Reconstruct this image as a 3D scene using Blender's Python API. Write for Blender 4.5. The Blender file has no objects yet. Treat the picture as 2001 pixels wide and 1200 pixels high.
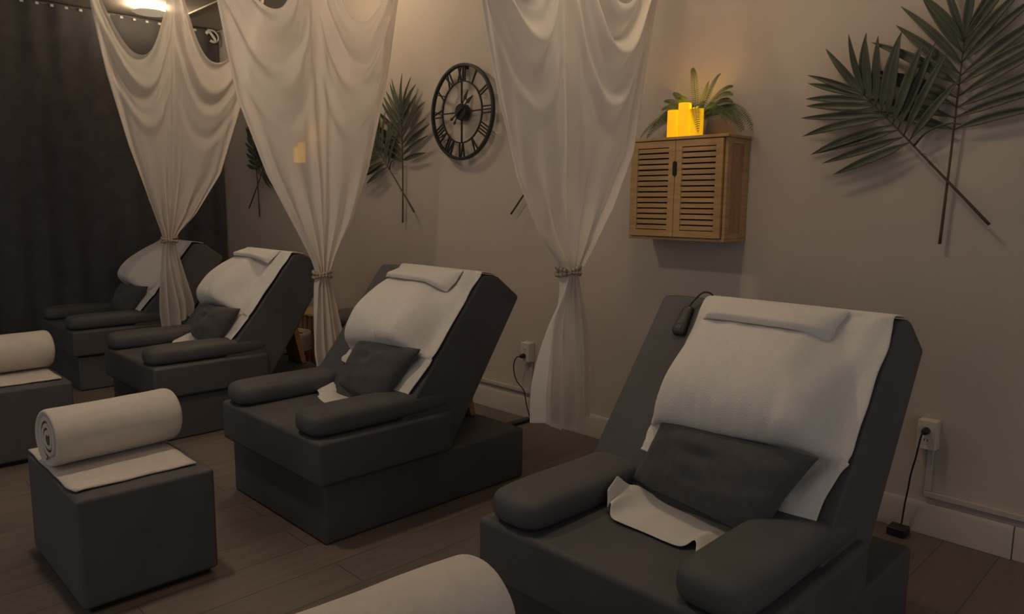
import bpy, bmesh, math, random
import numpy as np
from mathutils import Vector, Matrix, noise

PI = math.pi
C = bpy.context.scene.collection

# ------------------------------------------------------------------ materials
def mat(name, col, rough=0.6, spec=0.5, noise_amt=0.0, noise_scale=20.0, bump=0.0, bump_scale=200.0,
        metallic=0.0, sheen=0.0, stretch=None):
    m = bpy.data.materials.new(name)
    m.use_nodes = True
    nt = m.node_tree
    b = nt.nodes['Principled BSDF']
    b.inputs['Base Color'].default_value = (*col, 1)
    b.inputs['Roughness'].default_value = rough
    b.inputs['Specular IOR Level'].default_value = spec
    b.inputs['Metallic'].default_value = metallic
    if sheen:
        b.inputs['Sheen Weight'].default_value = sheen
    tc = nt.nodes.new('ShaderNodeTexCoord')
    vec = tc.outputs['Object']
    if stretch:
        mp = nt.nodes.new('ShaderNodeMapping')
        mp.inputs['Scale'].default_value = stretch
        nt.links.new(vec, mp.inputs['Vector'])
        vec = mp.outputs['Vector']
    if noise_amt:
        n = nt.nodes.new('ShaderNodeTexNoise')
        n.inputs['Scale'].default_value = noise_scale
        n.inputs['Detail'].default_value = 5
        nt.links.new(vec, n.inputs['Vector'])
        r = nt.nodes.new('ShaderNodeValToRGB')
        r.color_ramp.elements[0].position = 0.3
        r.color_ramp.elements[1].position = 0.7
        r.color_ramp.elements[0].color = (*[c * (1 - noise_amt) for c in col], 1)
        r.color_ramp.elements[1].color = (*[min(1, c * (1 + noise_amt)) for c in col], 1)
        nt.links.new(n.outputs['Fac'], r.inputs['Fac'])
        nt.links.new(r.outputs['Color'], b.inputs['Base Color'])
    if bump:
        n2 = nt.nodes.new('ShaderNodeTexNoise')
        n2.inputs['Scale'].default_value = bump_scale
        n2.inputs['Detail'].default_value = 4
        nt.links.new(tc.outputs['Object'], n2.inputs['Vector'])
        bp = nt.nodes.new('ShaderNodeBump')
        bp.inputs['Strength'].default_value = bump
        bp.inputs['Distance'].default_value = 0.01
        nt.links.new(n2.outputs['Fac'], bp.inputs['Height'])
        nt.links.new(bp.outputs['Normal'], b.inputs['Normal'])
    return m

def emis(name, col, strength):
    m = bpy.data.materials.new(name)
    m.use_nodes = True
    nt = m.node_tree
    b = nt.nodes['Principled BSDF']
    b.inputs['Base Color'].default_value = (*[min(1, c) for c in col], 1)
    b.inputs['Emission Color'].default_value = (*col, 1)
    b.inputs['Emission Strength'].default_value = strength
    b.inputs['Roughness'].default_value = 0.6
    return m

def sheer(name, col):
    """thin woven voile: scatters, glows through a little and lets a little straight through"""
    m = bpy.data.materials.new(name)
    m.use_nodes = True
    nt = m.node_tree
    nt.nodes.remove(nt.nodes['Principled BSDF'])
    out = nt.nodes['Material Output']
    d = nt.nodes.new('ShaderNodeBsdfDiffuse')
    t = nt.nodes.new('ShaderNodeBsdfTranslucent')
    tr = nt.nodes.new('ShaderNodeBsdfTransparent')
    d.inputs['Color'].default_value = (*col, 1)
    t.inputs['Color'].default_value = (*col, 1)
    a = nt.nodes.new('ShaderNodeMixShader')
    a.inputs['Fac'].default_value = 0.38
    b = nt.nodes.new('ShaderNodeMixShader')
    b.inputs['Fac'].default_value = 0.19
    nt.links.new(d.outputs[0], a.inputs[1])
    nt.links.new(t.outputs[0], a.inputs[2])
    nt.links.new(a.outputs[0], b.inputs[1])
    nt.links.new(tr.outputs[0], b.inputs[2])
    nt.links.new(b.outputs[0], out.inputs['Surface'])
    return m

def plank_floor():
    m = bpy.data.materials.new('floor_planks')
    m.use_nodes = True
    nt = m.node_tree
    b = nt.nodes['Principled BSDF']
    tc = nt.nodes.new('ShaderNodeTexCoord')
    mp = nt.nodes.new('ShaderNodeMapping')
    mp.inputs['Rotation'].default_value = (0, 0, PI / 2)
    br = nt.nodes.new('ShaderNodeTexBrick')
    br.inputs['Scale'].default_value = 1.0
    br.inputs['Brick Width'].default_value = 1.25
    br.inputs['Row Height'].default_value = 0.19
    br.inputs['Mortar Size'].default_value = 0.0022
    br.inputs['Color1'].default_value = (0.17, 0.138, 0.115, 1)
    br.inputs['Color2'].default_value = (0.135, 0.112, 0.096, 1)
    br.inputs['Mortar'].default_value = (0.06, 0.05, 0.042, 1)
    nt.links.new(tc.outputs['Object'], mp.inputs['Vector'])
    nt.links.new(mp.outputs['Vector'], br.inputs['Vector'])
    n = nt.nodes.new('ShaderNodeTexNoise')
    n.inputs['Scale'].default_value = 6
    n.inputs['Detail'].default_value = 8
    mp2 = nt.nodes.new('ShaderNodeMapping')
    mp2.inputs['Scale'].default_value = (9, 0.7, 1)
    nt.links.new(tc.outputs['Object'], mp2.inputs['Vector'])
    nt.links.new(mp2.outputs['Vector'], n.inputs['Vector'])
    mx = nt.nodes.new('ShaderNodeMix')
    mx.data_type = 'RGBA'
    mx.blend_type = 'OVERLAY'
    mx.inputs['Factor'].default_value = 0.35
    nt.links.new(br.outputs['Color'], mx.inputs['A'])
    nt.links.new(n.outputs['Fac'], mx.inputs['B'])
    nt.links.new(mx.outputs['Result'], b.inputs['Base Color'])
    b.inputs['Roughness'].default_value = 0.5
    return m

M = {}
M['wall'] = mat('wall_paint', (0.51, 0.452, 0.395), 0.75, 0.25, 0.02, 3, 0.03, 350)
M['ceiling'] = mat('ceiling_paint', (0.5, 0.47, 0.42), 0.85, 0.2, 0.02, 3)
M['trim'] = mat('trim_paint', (0.50, 0.455, 0.405), 0.5, 0.4)
M['floor'] = plank_floor()
M['leather'] = mat('black_leatherette', (0.088, 0.086, 0.089), 0.62, 0.3, 0.12, 6, 0.12, 260)
M['cushion'] = mat('black_cushion_fabric', (0.080, 0.076, 0.075), 0.85, 0.2, 0.12, 40, 0.2, 500, sheen=0.1)
M['towel'] = mat('white_terry', (0.74, 0.70, 0.65), 0.95, 0.1, 0.03, 60, 0.45, 330, sheen=0.15)
M['towel_roll'] = mat('cream_terry', (0.66, 0.60, 0.53), 0.95, 0.1, 0.04, 30, 0.45, 330, sheen=0.15)
M['sheer'] = sheer('white_voile', (0.90, 0.84, 0.785))
M['black_curtain'] = mat('black_drape', (0.082, 0.080, 0.083), 0.9, 0.15, 0.15, 8)
M['palm'] = mat('palm_leaf_green', (0.064, 0.072, 0.046), 0.5, 0.35, 0.3, 9)
M['palm_stem'] = mat('palm_stem_brown', (0.075, 0.062, 0.04), 0.55, 0.3, 0.2, 12)
M['fern'] = mat('fern_green', (0.075, 0.11, 0.042), 0.55, 0.3, 0.3, 30)
M['clock'] = mat('clock_black_metal', (0.018, 0.016, 0.015), 0.45, 0.5)
M['wood'] = mat('bamboo_wood', (0.44, 0.275, 0.125), 0.5, 0.35, 0.18, 7, stretch=(1, 1, 9))
M['wood_side'] = mat('bamboo_wood_panel', (0.40, 0.215, 0.11), 0.55, 0.3, 0.15, 7, stretch=(1, 9, 1))
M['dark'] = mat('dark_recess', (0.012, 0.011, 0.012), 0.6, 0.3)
M['plastic_white'] = mat('white_plastic', (0.62, 0.58, 0.52), 0.4, 0.4)
M['plastic_black'] = mat('black_plastic', (0.015, 0.015, 0.015), 0.4, 0.4)
M['plastic_grey'] = mat('grey_plastic', (0.06, 0.058, 0.055), 0.4, 0.4)
M['pine'] = mat('pine_wood', (0.40, 0.21, 0.10), 0.55, 0.3, 0.2, 8, stretch=(1, 1, 6))
M['bead'] = mat('wooden_bead', (0.36, 0.29, 0.215), 0.35, 0.5, 0.15, 30)
M['terracotta'] = mat('terracotta_clay', (0.22, 0.075, 0.038), 0.7, 0.3, 0.15, 10)
M['liner'] = mat('clear_bin_liner', (0.34, 0.30, 0.22), 0.3, 0.5, 0.2, 12)
M['pot'] = mat('beige_pot', (0.55, 0.47, 0.36), 0.5, 0.4, 0.08, 10)
M['metal'] = mat('brushed_metal', (0.5, 0.46, 0.4), 0.35, 0.5, metallic=0.8)
M['candle'] = emis('glowing_candle_wax', (1.0, 0.50, 0.006), 0.62)
M['flame'] = emis('led_flame', (1.0, 0.70, 0.03), 140.0)
M['lamp'] = emis('lamp_diffuser', (1.0, 0.78, 0.52), 365.0)
M['lamp_far'] = emis('lamp_diffuser_dimmed', (1.0, 0.80, 0.56), 70.0)
M['downlight'] = emis('downlight_lens', (1.0, 0.79, 0.58), 185.0)
M['lamp_cover'] = emis('lamp_cover', (1.0, 0.78, 0.54), 30.0)
M['lamp_cover_far'] = emis('lamp_cover_dimmed', (1.0, 0.80, 0.56), 0.30)
M['lamp_near'] = emis('lamp_diffuser_soft', (1.0, 0.78, 0.52), 150.0)

# ------------------------------------------------------------------ helpers
def thing(name, label, cat, loc=(0, 0, 0), group=None):
    o = bpy.data.objects.new(name, None)
    o.empty_display_size = 0.1
    C.objects.link(o)
    o.location = loc
    o['label'] = label
    o['category'] = cat
    if group:
        o['group'] = group
    return o

def tag(o, label, cat, group=None, kind=None):
    o['label'] = label
    o['category'] = cat
    if group:
        o['group'] = group
    if kind:
        o['kind'] = kind
    return o

def world_loc(o):
    v = Vector((0, 0, 0))
    while o is not None:
        v += o.location
        o = o.parent
    return v

def obj(name, bm, m, parent=None, origin=None, smooth=False, sub=0, bevel=0.0, solid=0.0, seg=2, auto=None):
    """link a bmesh given in world coordinates as one mesh object under parent"""
    me = bpy.data.meshes.new(name)
    base = world_loc(parent) if parent is not None else Vector((0, 0, 0))
    org = Vector(origin) if origin is not None else base.copy()
    bmesh.ops.translate(bm, verts=bm.verts, vec=-org)
    bmesh.ops.recalc_face_normals(bm, faces=bm.faces)
    bm.to_mesh(me)
    bm.free()
    o = bpy.data.objects.new(name, me)
    C.objects.link(o)
    if parent is not None:
        o.parent = parent
    o.location = org - base
    if m is not None:
        me.materials.append(m)
    if smooth:
        for p in me.polygons:
            p.use_smooth = True
    if bevel:
        bv = o.modifiers.new('bevel', 'BEVEL')
        bv.width = bevel
        bv.segments = seg
        bv.limit_method = 'ANGLE'
        bv.angle_limit = math.radians(35)
        for p in me.polygons:
            p.use_smooth = True
        bv.harden_normals = True
    if solid:
        sd = o.modifiers.new('solid', 'SOLIDIFY')
        sd.thickness = solid
        sd.offset = 1.0
    if sub:
        ss = o.modifiers.new('sub', 'SUBSURF')
        ss.levels = sub
        ss.render_levels = sub
    return o

def box(bm, x0, x1, y0, y1, z0, z1):
    vs = [bm.verts.new((x, y, z)) for x in (x0, x1) for y in (y0, y1) for z in (z0, z1)]
    for f in ((0, 1, 3, 2), (4, 6, 7, 5), (0, 4, 5, 1), (2, 3, 7, 6), (0, 2, 6, 4), (1, 5, 7, 3)):
        bm.faces.new([vs[i] for i in f])
    return vs

def B(*a):
    bm = bmesh.new()
    box(bm, *a)
    return bm

def grid(bm, P, cyc_u=False, cyc_v=False):
    """P[i][j] -> points"""
    n, k = len(P), len(P[0])
    V = [[bm.verts.new(P[i][j]) for j in range(k)] for i in range(n)]
    for i in range(n if cyc_u else n - 1):
        for j in range(k if cyc_v else k - 1):
            a, b = V[i][j], V[(i + 1) % n][j]
            c, d = V[(i + 1) % n][(j + 1) % k], V[i][(j + 1) % k]
            try:
                bm.faces.new((a, b, c, d))
            except ValueError:
                pass
    return V

def prism(bm, poly, x0, x1):
    """poly [(y,z)] extruded along x"""
    a = [bm.verts.new((x0, y, z)) for y, z in poly]
    b = [bm.verts.new((x1, y, z)) for y, z in poly]
    bm.faces.new(a)
    bm.faces.new(b[::-1])
    n = len(poly)
    for i in range(n):
        bm.faces.new((a[i], a[(i + 1) % n], b[(i + 1) % n], b[i]))

def tube(bm, pts, r, seg=8, cap=True):
    pts = [Vector(p) for p in pts]
    n = len(pts)
    rs = r if isinstance(r, (list, tuple)) else [r] * n
    up = Vector((0.12, 0.93, 0.35)).normalized()
    rings = []
    for i, p in enumerate(pts):
        t = (pts[min(i + 1, n - 1)] - pts[max(i - 1, 0)]).normalized()
        s = t.cross(up)
        if s.length < 1e-3:
            s = t.cross(Vector((1, 0, 0)))
        s.normalize()
        w = s.cross(t).normalized()
        rings.append([bm.verts.new(p + rs[i] * (math.cos(2 * PI * k / seg) * s + math.sin(2 * PI * k / seg) * w)) for k in range(seg)])
    for i in range(n - 1):
        for k in range(seg):
            bm.faces.new((rings[i][k], rings[i][(k + 1) % seg], rings[i + 1][(k + 1) % seg], rings[i + 1][k]))
    if cap:
        bm.faces.new(rings[0][::-1])
        bm.faces.new(rings[-1])

def lathe(bm, prof, cx, cy, cz, seg=28, axis='z'):
    rings = []
    for r, h in prof:
        ring = []
        for k in range(seg):
            a = 2 * PI * k / seg
            if axis == 'z':
                ring.append((cx + r * math.cos(a), cy + r * math.sin(a), cz + h))
            elif axis == 'y':
                ring.append((cx + r * math.cos(a), cy + h, cz + r * math.sin(a)))
            else:
                ring.append((cx + h, cy + r * math.cos(a), cz + r * math.sin(a)))
        rings.append(ring)
    V = [[bm.verts.new(p) for p in ring] for ring in rings]
    for i in range(len(V) - 1):
        for k in range(seg):
            bm.faces.new((V[i][k], V[i][(k + 1) % seg], V[i + 1][(k + 1) % seg], V[i + 1][k]))
    bm.faces.new(V[0][::-1])
    bm.faces.new(V[-1])

def crom(pts, n):
    """Catmull-Rom through pts sampled at n points"""
    P = [np.array(p, float) for p in pts]
    P = [2 * P[0] - P[1]] + P + [2 * P[-1] - P[-2]]
    out = []
    segs = len(pts) - 1
    for i in range(n):
        t = i / (n - 1) * segs
        k = min(int(t), segs - 1)
        t -= k
        a, b, c, d = P[k:k + 4]
        out.append(0.5 * (2 * b + (c - a) * t + (2 * a - 5 * b + 4 * c - d) * t * t + (3 * b - a - 3 * c + d) * t ** 3))
    return out

def smooth01(t):
    t = max(0.0, min(1.0, t))
    return t * t * (3 - 2 * t)

def nz(x, y, z=0.0):
    return noise.noise(Vector((x, y, z)))

def structure(o):
    o['kind'] = 'structure'
    return o

# ------------------------------------------------------------------ camera
H = 1.32
CAM = Vector((0, -3.2277, H))
YAW, PITCH, ROLL, FPX = math.radians(-45.188), math.radians(7.925), math.radians(0.5366), 1440.4
cam_d = bpy.data.cameras.new('camera')
cam = bpy.data.objects.new('camera', cam_d)
C.objects.link(cam)
cam_d.sensor_fit = 'HORIZONTAL'
cam_d.sensor_width = 36.0
cam_d.lens = FPX / 2001 * 36.0
cam_d.clip_start = 0.02
fwd = Vector((math.sin(YAW) * math.cos(PITCH), math.cos(YAW) * math.cos(PITCH), -math.sin(PITCH)))
r0 = Vector((math.cos(YAW), -math.sin(YAW), 0))
u0 = r0.cross(fwd)
rr = math.cos(ROLL) * r0 + math.sin(ROLL) * u0
uu = rr.cross(fwd)
cam.matrix_world = Matrix(((rr.x, uu.x, -fwd.x, CAM.x), (rr.y, uu.y, -fwd.y, CAM.y), (rr.z, uu.z, -fwd.z, CAM.z), (0, 0, 0, 1)))
bpy.context.scene.camera = cam

# ------------------------------------------------------------------ room shell
XF = -7.40       # far wall
ZC = 2.97         # ceiling height
structure(obj('floor', B(XF, 2.0, -5.5, 0.0, -0.1, 0.0), M['floor']))
structure(obj('wall_back', B(XF - 0.1, 2.0, 0.0, 0.12, -0.1, ZC + 0.1), M['wall']))
structure(obj('wall_left', B(XF - 0.12, XF, -5.5, 0.0, -0.1, ZC + 0.1), M['wall']))
structure(obj('ceiling', B(XF, 2.0, -5.5, 0.0, ZC, ZC + 0.12), M['ceiling']))

def baseboard(name, x0, x1, d):
    bm = bmesh.new()
    prism(bm, [(0, 0), (-d, 0), (-d, 0.112), (-d + 0.004, 0.124), (-d + 0.008, 0.133), (0, 0.133)], x0, x1)
    return structure(obj(name, bm, M['trim'], bevel=0.002, seg=1))
baseboard('baseboard_back', XF, -0.535, 0.018)
baseboard('baseboard_right', -0.532, 2.0, 0.014)
# thin white track fixed under the ceiling, running along the room
structure(obj('trim_1', B(-7.0, 1.0, -0.475, -0.46, ZC - 0.012, ZC), M['trim']))

# ------------------------------------------------------------------ ceiling lights
def ceiling_light(x, y, label, ring='lamp', cover='lamp_cover'):
    t = thing('ceiling_light', label, 'ceiling light', (x, y, ZC), 'round halo lights on the ceiling')
    bm = bmesh.new(); lathe(bm, [(0.07, -0.02), (0.09, -0.001)], x, y, ZC)
    obj('mounting_base', bm, M['plastic_white'], t, smooth=False)
    bm = bmesh.new(); lathe(bm, [(0.085, -0.048), (0.115, -0.042), (0.12, -0.030), (0.1, -0.02)], x, y, ZC)
    obj('glowing_ring', bm, M[ring], t, smooth=True)
    bm = bmesh.new(); lathe(bm, [(0.06, -0.066), (0.130, -0.062), (0.142, -0.056), (0.130, -0.049), (0.08, -0.049)], x, y, ZC)
    obj('cover_disc', bm, M[cover], t, smooth=True)
    return t
ceiling_light(-6.86, -0.80, 'round glowing ceiling light seen above the swag of the far sheer curtain', 'lamp_far', 'lamp_cover_far')
ceiling_light(-4.45, -0.95, 'round glowing ceiling light over the middle of the row of recliners')
ceiling_light(-1.6, -1.15, 'round glowing ceiling light above the nearest recliner', 'lamp_near')

def downlight(x, y, label):
    t = thing('downlight', label, 'downlight', (x, y, ZC), 'recessed downlights')
    bm = bmesh.new(); lathe(bm, [(0.105, -0.002), (0.105, -0.010), (0.092, -0.012), (0.088, -0.004)], x, y, ZC)
    obj('trim_ring', bm, M['plastic_white'], t, smooth=False)
    bm = bmesh.new(); lathe(bm, [(0.086, -0.006), (0.086, -0.009), (0.04, -0.010)], x, y, ZC)
    obj('lens', bm, M['downlight'], t)
    return t
downlight(-2.9, -2.5, 'round downlight in the ceiling above the ottomans')

# ------------------------------------------------------------------ recliners
CH = {'A': -6.06, 'B': -4.53, 'C': -2.818, 'D': -1.077}
SEAT = 0.435
YO = -1.28
DN = Vector((0, -0.618, -0.786))
NO = Vector((0, -0.786, 0.618))
def bp(x, b, off):
    """point on a chair's reclined back: across, distance down the slope, height off it"""
    return Vector((x, -1.005, 1.0)) + DN * b + NO * off

def puffy_box(x0, x1, y0, y1, z0, z1, puff=0.012, n=10):
    bm = bmesh.new()
    P = []
    for i in range(n + 1):
        row = []
        for j in range(n + 1):
            s, t = i / n, j / n
            e = min(1, 4 * s * (1 - s)) ** 0.5 * min(1, 4 * t * (1 - t)) ** 0.5
            row.append((x0 + (x1 - x0) * s, y0 + (y1 - y0) * t, z1 - puff + puff * e))
        P.append(row)
    V = grid(bm, P)
    ring = [V[i][0] for i in range(n + 1)] + [V[n][j] for j in range(1, n + 1)] + [V[i][n] for i in range(n - 1, -1, -1)] + [V[0][j] for j in range(n - 1, 0, -1)]
    low = [bm.verts.new((v.co.x, v.co.y, z0)) for v in ring]
    k = len(ring)
    for i in range(k):
        bm.faces.new((ring[i], ring[(i + 1) % k], low[(i + 1) % k], low[i]))
    bm.faces.new(low)
    return bm

def armrest(x0, x1):
    """long padded bolster: rounded cross section, rounded front end, tucked into the back"""
    bm = bmesh.new()
    P = []
    ys = [(-1.868, 0.25), (-1.862, 0.55), (-1.85, 0.8), (-1.825, 0.95), (-1.78, 1.0), (-1.6, 1.02), (-1.4, 1.0), (-1.25, 0.98), (-1.15, 0.9)]
    zc, hh = 0.474, 0.052
    xc, hw = (x0 + x1) / 2, (x1 - x0) / 2
    for y, k in ys:
        row = []
        for q in range(20):
            a = 2 * PI * q / 20
            c, s = math.cos(a), math.sin(a)
            e = 0.62
            row.append((xc + hw * k * math.copysign(abs(c) ** e, c), y, zc + hh * k * math.copysign(abs(s) ** e, s) + 0.004 * nz(y * 6, x0 * 9)))
        P.append(row)
    V = grid(bm, P, cyc_v=True)
    bm.faces.new(V[0]); bm.faces.new(V[-1][::-1])
    return bm

def make_chair(cx, label):
    t = thing('recliner', label, 'recliner chair', (cx, YO, 0), 'black recliners along the wall')
    obj('pedestal', B(cx - 0.402, cx + 0.400, -1.829, -0.735, 0.0, 0.245), M['leather'], t, bevel=0.014, seg=3)
    obj('seat', puffy_box(cx - 0.432, cx + 0.425, -1.862, -1.2, 0.246, SEAT, 0.01), M['leather'], t, bevel=0.018, seg=3)
    bm = bmesh.new()
    poly = [(-1.012, 0.992), (-0.998, 1.004), (-0.93, 1.0), (-0.905, 0.99), (-0.782, 0.898), (-0.775, 0.885), (-1.122, 0.351), (-1.19, 0.25), (-1.50, 0.25), (-1.475, 0.40)]
    prism(bm, poly, cx - 0.395, cx + 0.395)
    obj('backrest', bm, M['leather'], t, bevel=0.012, seg=3)
    for s in (-1, 1):
        bm = armrest(cx + s * 0.405, cx + s * 0.205)
        obj('armrest', bm, M['leather'], t, smooth=True, sub=1)
    bm = bmesh.new()
    prism(bm, [(-0.80, 0.246), (-0.765, 0.246), (-0.86, 0.66), (-0.895, 0.66 - 0.04)], cx - 0.10, cx + 0.085)
    obj('back_support', bm, M['pine'], t, bevel=0.003, seg=1)
    return t

chairA = make_chair(CH['A'], 'black recliner farthest down the row, beside the black drapes')
def copy_thing(src, loc, label):
    r = src.copy(); C.objects.link(r); r.location = loc; r['label'] = label
    for ch in src.children:
        c = ch.copy(); C.objects.link(c); c.parent = r
        for g in ch.children:
            d = g.copy(); C.objects.link(d); d.parent = c
    return r
copy_thing(chairA, (CH['B'], YO, 0), 'black recliner between the far and the middle sheer curtain')
copy_thing(chairA, (CH['C'], YO, 0), 'black recliner under the round wall clock')
copy_thing(chairA, (CH['D'], YO, 0), 'black recliner nearest the camera, with a remote control on its back')

# towels over a head pillow, draped down each reclined back
def drape_towel(cx, xl, xr, seed, endl, endr, label, amp=1.0, bb=0.472, edge=0.82, spread=0.17):
    rnd = random.Random(seed)
    n, k = 46, 64
    P = []
    for i in range(n + 1):
        s = i / n
        x = xl + (xr - xl) * s
        AA = [(smooth01(s / 0.17) * smooth01((edge + spread * min(1, max(0, q)) - s) / 0.24)) ** 0.7 * amp for q in (0, 0.1, 0.25, 0.5, 0.75, 0.95, 1, 1)]
        A = AA[5]
        low = bb - 0.012 + 0.02 * math.sin(s * 3.0 + seed)
        end = endl + (endr - endl) * s
        o = 0.018
        ctrl = [(-0.052, -0.064), (-0.02, -0.002), (0.0, 0.016 + 0.01 * AA[0]), (0.05, o + 0.035 * AA[1]), (0.12, o + 0.075 * AA[2]), (0.22, o + 0.125 * AA[3]), (0.33, o + 0.158 * AA[4]),
                (0.42, o + 0.15 * AA[5]), (low + 0.006 * A, o + 0.105 * A), (low + 0.004, o + 0.05 * A), (low + 0.012, o + 0.012 * A),
                (low + 0.05, o), (0.5 * (low + 0.05 + end), o), (end, o)]
        pr = crom(ctrl, k + 1)
        row = []
        for j, (b, off) in enumerate(pr):
            t = j / k
            # diagonal pull folds on the loose right side, fine crumple elsewhere
            rgt = smooth01((s - 0.55) / 0.35)
            f = 0.012 * rgt * math.sin(26 * s + 9 * t + seed) * smooth01(t / 0.2) * smooth01((1.02 - t) / 0.25)
            f += 0.009 * nz(s * 5 + seed, t * 6, seed) * smooth01(t / 0.25) + 0.004 * nz(s * 14, t * 14 + seed, seed)
            f += 0.012 * rgt * nz(s * 8 - t * 5, t * 9 + seed * 2, 3.0)
            f += 0.0045 * math.sin(70 * s + 4 * nz(s * 6, seed)) * math.exp(-((t - 0.58) / 0.10) ** 2) * AA[5]
            lip = 0.004 * abs(nz(s * 10, seed))
            xx = x + 0.008 * nz(t * 5, seed + 4 + s) + (0.012 * nz(t * 9, seed) if s < 0.04 or s > 0.96 else 0)
            xx += -0.03 * smooth01((t - 0.75) / 0.25) * rgt
            ed = smooth01((1 - s) / 0.07)     # the edge settles flat on the leather
            hgt = max(off + f, 0.010) + lip
            row.append(bp(cx + xx, b, (0.012 + (hgt - 0.012) * (0.25 + 0.75 * ed)) if b > 0 else off))
        P.append(row)
    bm = bmesh.new()
    grid(bm, P)
    o = obj('back_towel', bm, M['towel'], origin=bp(cx + (xl + xr) / 2, 0.3, 0), smooth=True, solid=0.006, sub=1)
    tag(o, label, 'towel', 'white towels draped over the recliner backs')
    return o

drape_towel(CH['D'], -0.215, 0.385, 1, 0.57, 0.65, 'large white towel bulging over the back of the nearest recliner')
drape_towel(CH['C'], -0.205, 0.393, 2, 0.56, 0.66, 'large white towel over the back of the recliner under the clock', 0.95, edge=0.78)
drape_towel(CH['B'], -0.225, 0.393, 3, 0.52, 0.66, 'large white towel over the back of the recliner between the two far sheer curtains', 0.95, edge=0.70, spread=0.06)
drape_towel(CH['A'], -0.225, 0.393, 4, 0.50, 0.66, 'large white towel over the farthest recliner, behind the far beaded curtain tie', 0.95, edge=0.70, spread=0.06)

def face_towel(cx, x0, x1, b0, b1, seed, label):
    n, k = 22, 14
    bm = bmesh.new()
    tops, bots = [], []
    for i in range(n + 1):
        s = i / n
        rt, rb = [], []
        for j in range(k + 1):
            t = j / k
            x = x0 + (x1 - x0) * s + 0.006 * nz(t * 3, seed) - 0.03 * (1 - t) * (s - 0.5) * -1
            b = b0 + (b1 - b0) * t + 0.005 * nz(s * 6, seed + 2)
            A = (smooth01(((x + 0.215) / 0.6) / 0.17) * smooth01((0.84 - (x + 0.215) / 0.6) / 0.24)) ** 0.7
            base = 0.018 + max(0, b) / 0.12 * 0.078 * A + 0.014
            e = min(1.0, 14 * s * (1 - s)) * min(1.0, 8 * t * (1 - t) + 0.0)
            e = math.sqrt(max(0, e))
            th = 0.013 + 0.017 * t
            rt.append(bp(cx + x, b, base + th * e + 0.003 * nz(s * 9, t * 5, seed)))
            rb.append(bp(cx + x, b, base - 0.004))
        tops.append(rt); bots.append(rb)
    V = grid(bm, tops); W = grid(bm, bots)
    def rim(G): return [G[i][0] for i in range(n + 1)] + [G[n][j] for j in range(1, k + 1)] + [G[i][k] for i in range(n - 1, -1, -1)] + [G[0][j] for j in range(k - 1, 0, -1)]
    a, b = rim(V), rim(W)
    for i in range(len(a)):
        bm.faces.new((a[i], a[(i + 1) % len(a)], b[(i + 1) % len(b)], b[i]))
    o = obj('folded_towel', bm, M['towel'], origin=bp(cx + (x0 + x1) / 2, (b0 + b1) / 2, 0.03), smooth=True, sub=1)
    tag(o, label, 'folded towel', 'folded hand towels on top of the recliner backs')
face_towel(CH['D'], -0.145, 0.245, -0.005, 0.125, 1, 'folded white hand towel on top of the nearest recliner')
face_towel(CH['C'], -0.125, 0.275, -0.005, 0.125, 2, 'folded white hand towel on top of the recliner under the clock')
face_towel(CH['B'], -0.14, 0.26, -0.005, 0.105, 3, 'folded white hand towel on top of the recliner between the far sheer curtains')

# dark lumbar cushions leaning on the backs, set by their four corners
def cushion(cx, TL, TR, BL, BR, seed, label, th=0.07):
    n = 22
    tl, tr = bp(cx + TL[0], TL[1], TL[2]), bp(cx + TR[0], TR[1], TR[2])
    bl, br = Vector((cx + BL[0], BL[1], SEAT + 0.028)), Vector((cx + BR[0], BR[1], SEAT + 0.028))
    c = (tl + tr + bl + br) / 4
    nn = (tr - bl).cross(tl - br).normalized()
    if nn.y > 0:
        nn = -nn
    bm = bmesh.new()
    for sgn in (1, -1):
        P = []
        for i in range(n + 1):
            row = []
            for j in range(n + 1):
                u, v = 2 * i / n - 1, 2 * j / n - 1
                e = ((1 - abs(u) ** 2.6) * (1 - abs(v) ** 2.6)) ** 0.55
                uu = u * (1 - 0.06 * (1 - abs(v)) ** 0.8 * abs(u) ** 3)
                vv = v * (1 - 0.06 * (1 - abs(u)) ** 0.8 * abs(v) ** 3)
                s_, t_ = (uu + 1) / 2, (vv + 1) / 2
                p = (bl * (1 - s_) + br * s_) * (1 - t_) + (tl * (1 - s_) + tr * s_) * t_
                d = sgn * th * e * (1.0 if sgn > 0 else 0.75)
                if sgn > 0:
                    d += 0.010 * nz(u * 2.4 + seed, v * 2.4) * e - 0.016 * math.exp(-((u + 0.1) ** 2 + (v - 0.30) ** 2) / 0.025) * e
                q = p + nn * d
                q.z = max(q.z, SEAT + 0.006)
                row.append(q)
            P.append(row)
        grid(bm, P)
    bmesh.ops.remove_doubles(bm, verts=bm.verts, dist=1e-5)
    o = obj('cushion', bm, M['cushion'], origin=c, smooth=True, sub=1)
    tag(o, label, 'cushion', 'dark cushions on the recliners')
cushion(CH['D'], (-0.136, 0.472, 0.100), (0.352, 0.475, 0.095), (-0.235, -1.400), (0.258, -1.508), 1, 'dark cushion on the nearest recliner, below its big white towel')
cushion(CH['C'], (-0.045, 0.445, 0.100), (0.365, 0.425, 0.070), (-0.19, -1.405), (0.28, -1.485), 2, 'dark cushion on the recliner under the clock')
cushion(CH['B'], (-0.10, 0.47, 0.100), (0.365, 0.435, 0.070), (-0.19, -1.41), (0.28, -1.47), 3, 'dark cushion on the recliner between the far sheer curtains')
cushion(CH['A'], (-0.10, 0.47, 0.100), (0.365, 0.435, 0.070), (-0.19, -1.41), (0.28, -1.47), 4, 'dark cushion on the farthest recliner beside the black drapes')

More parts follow.
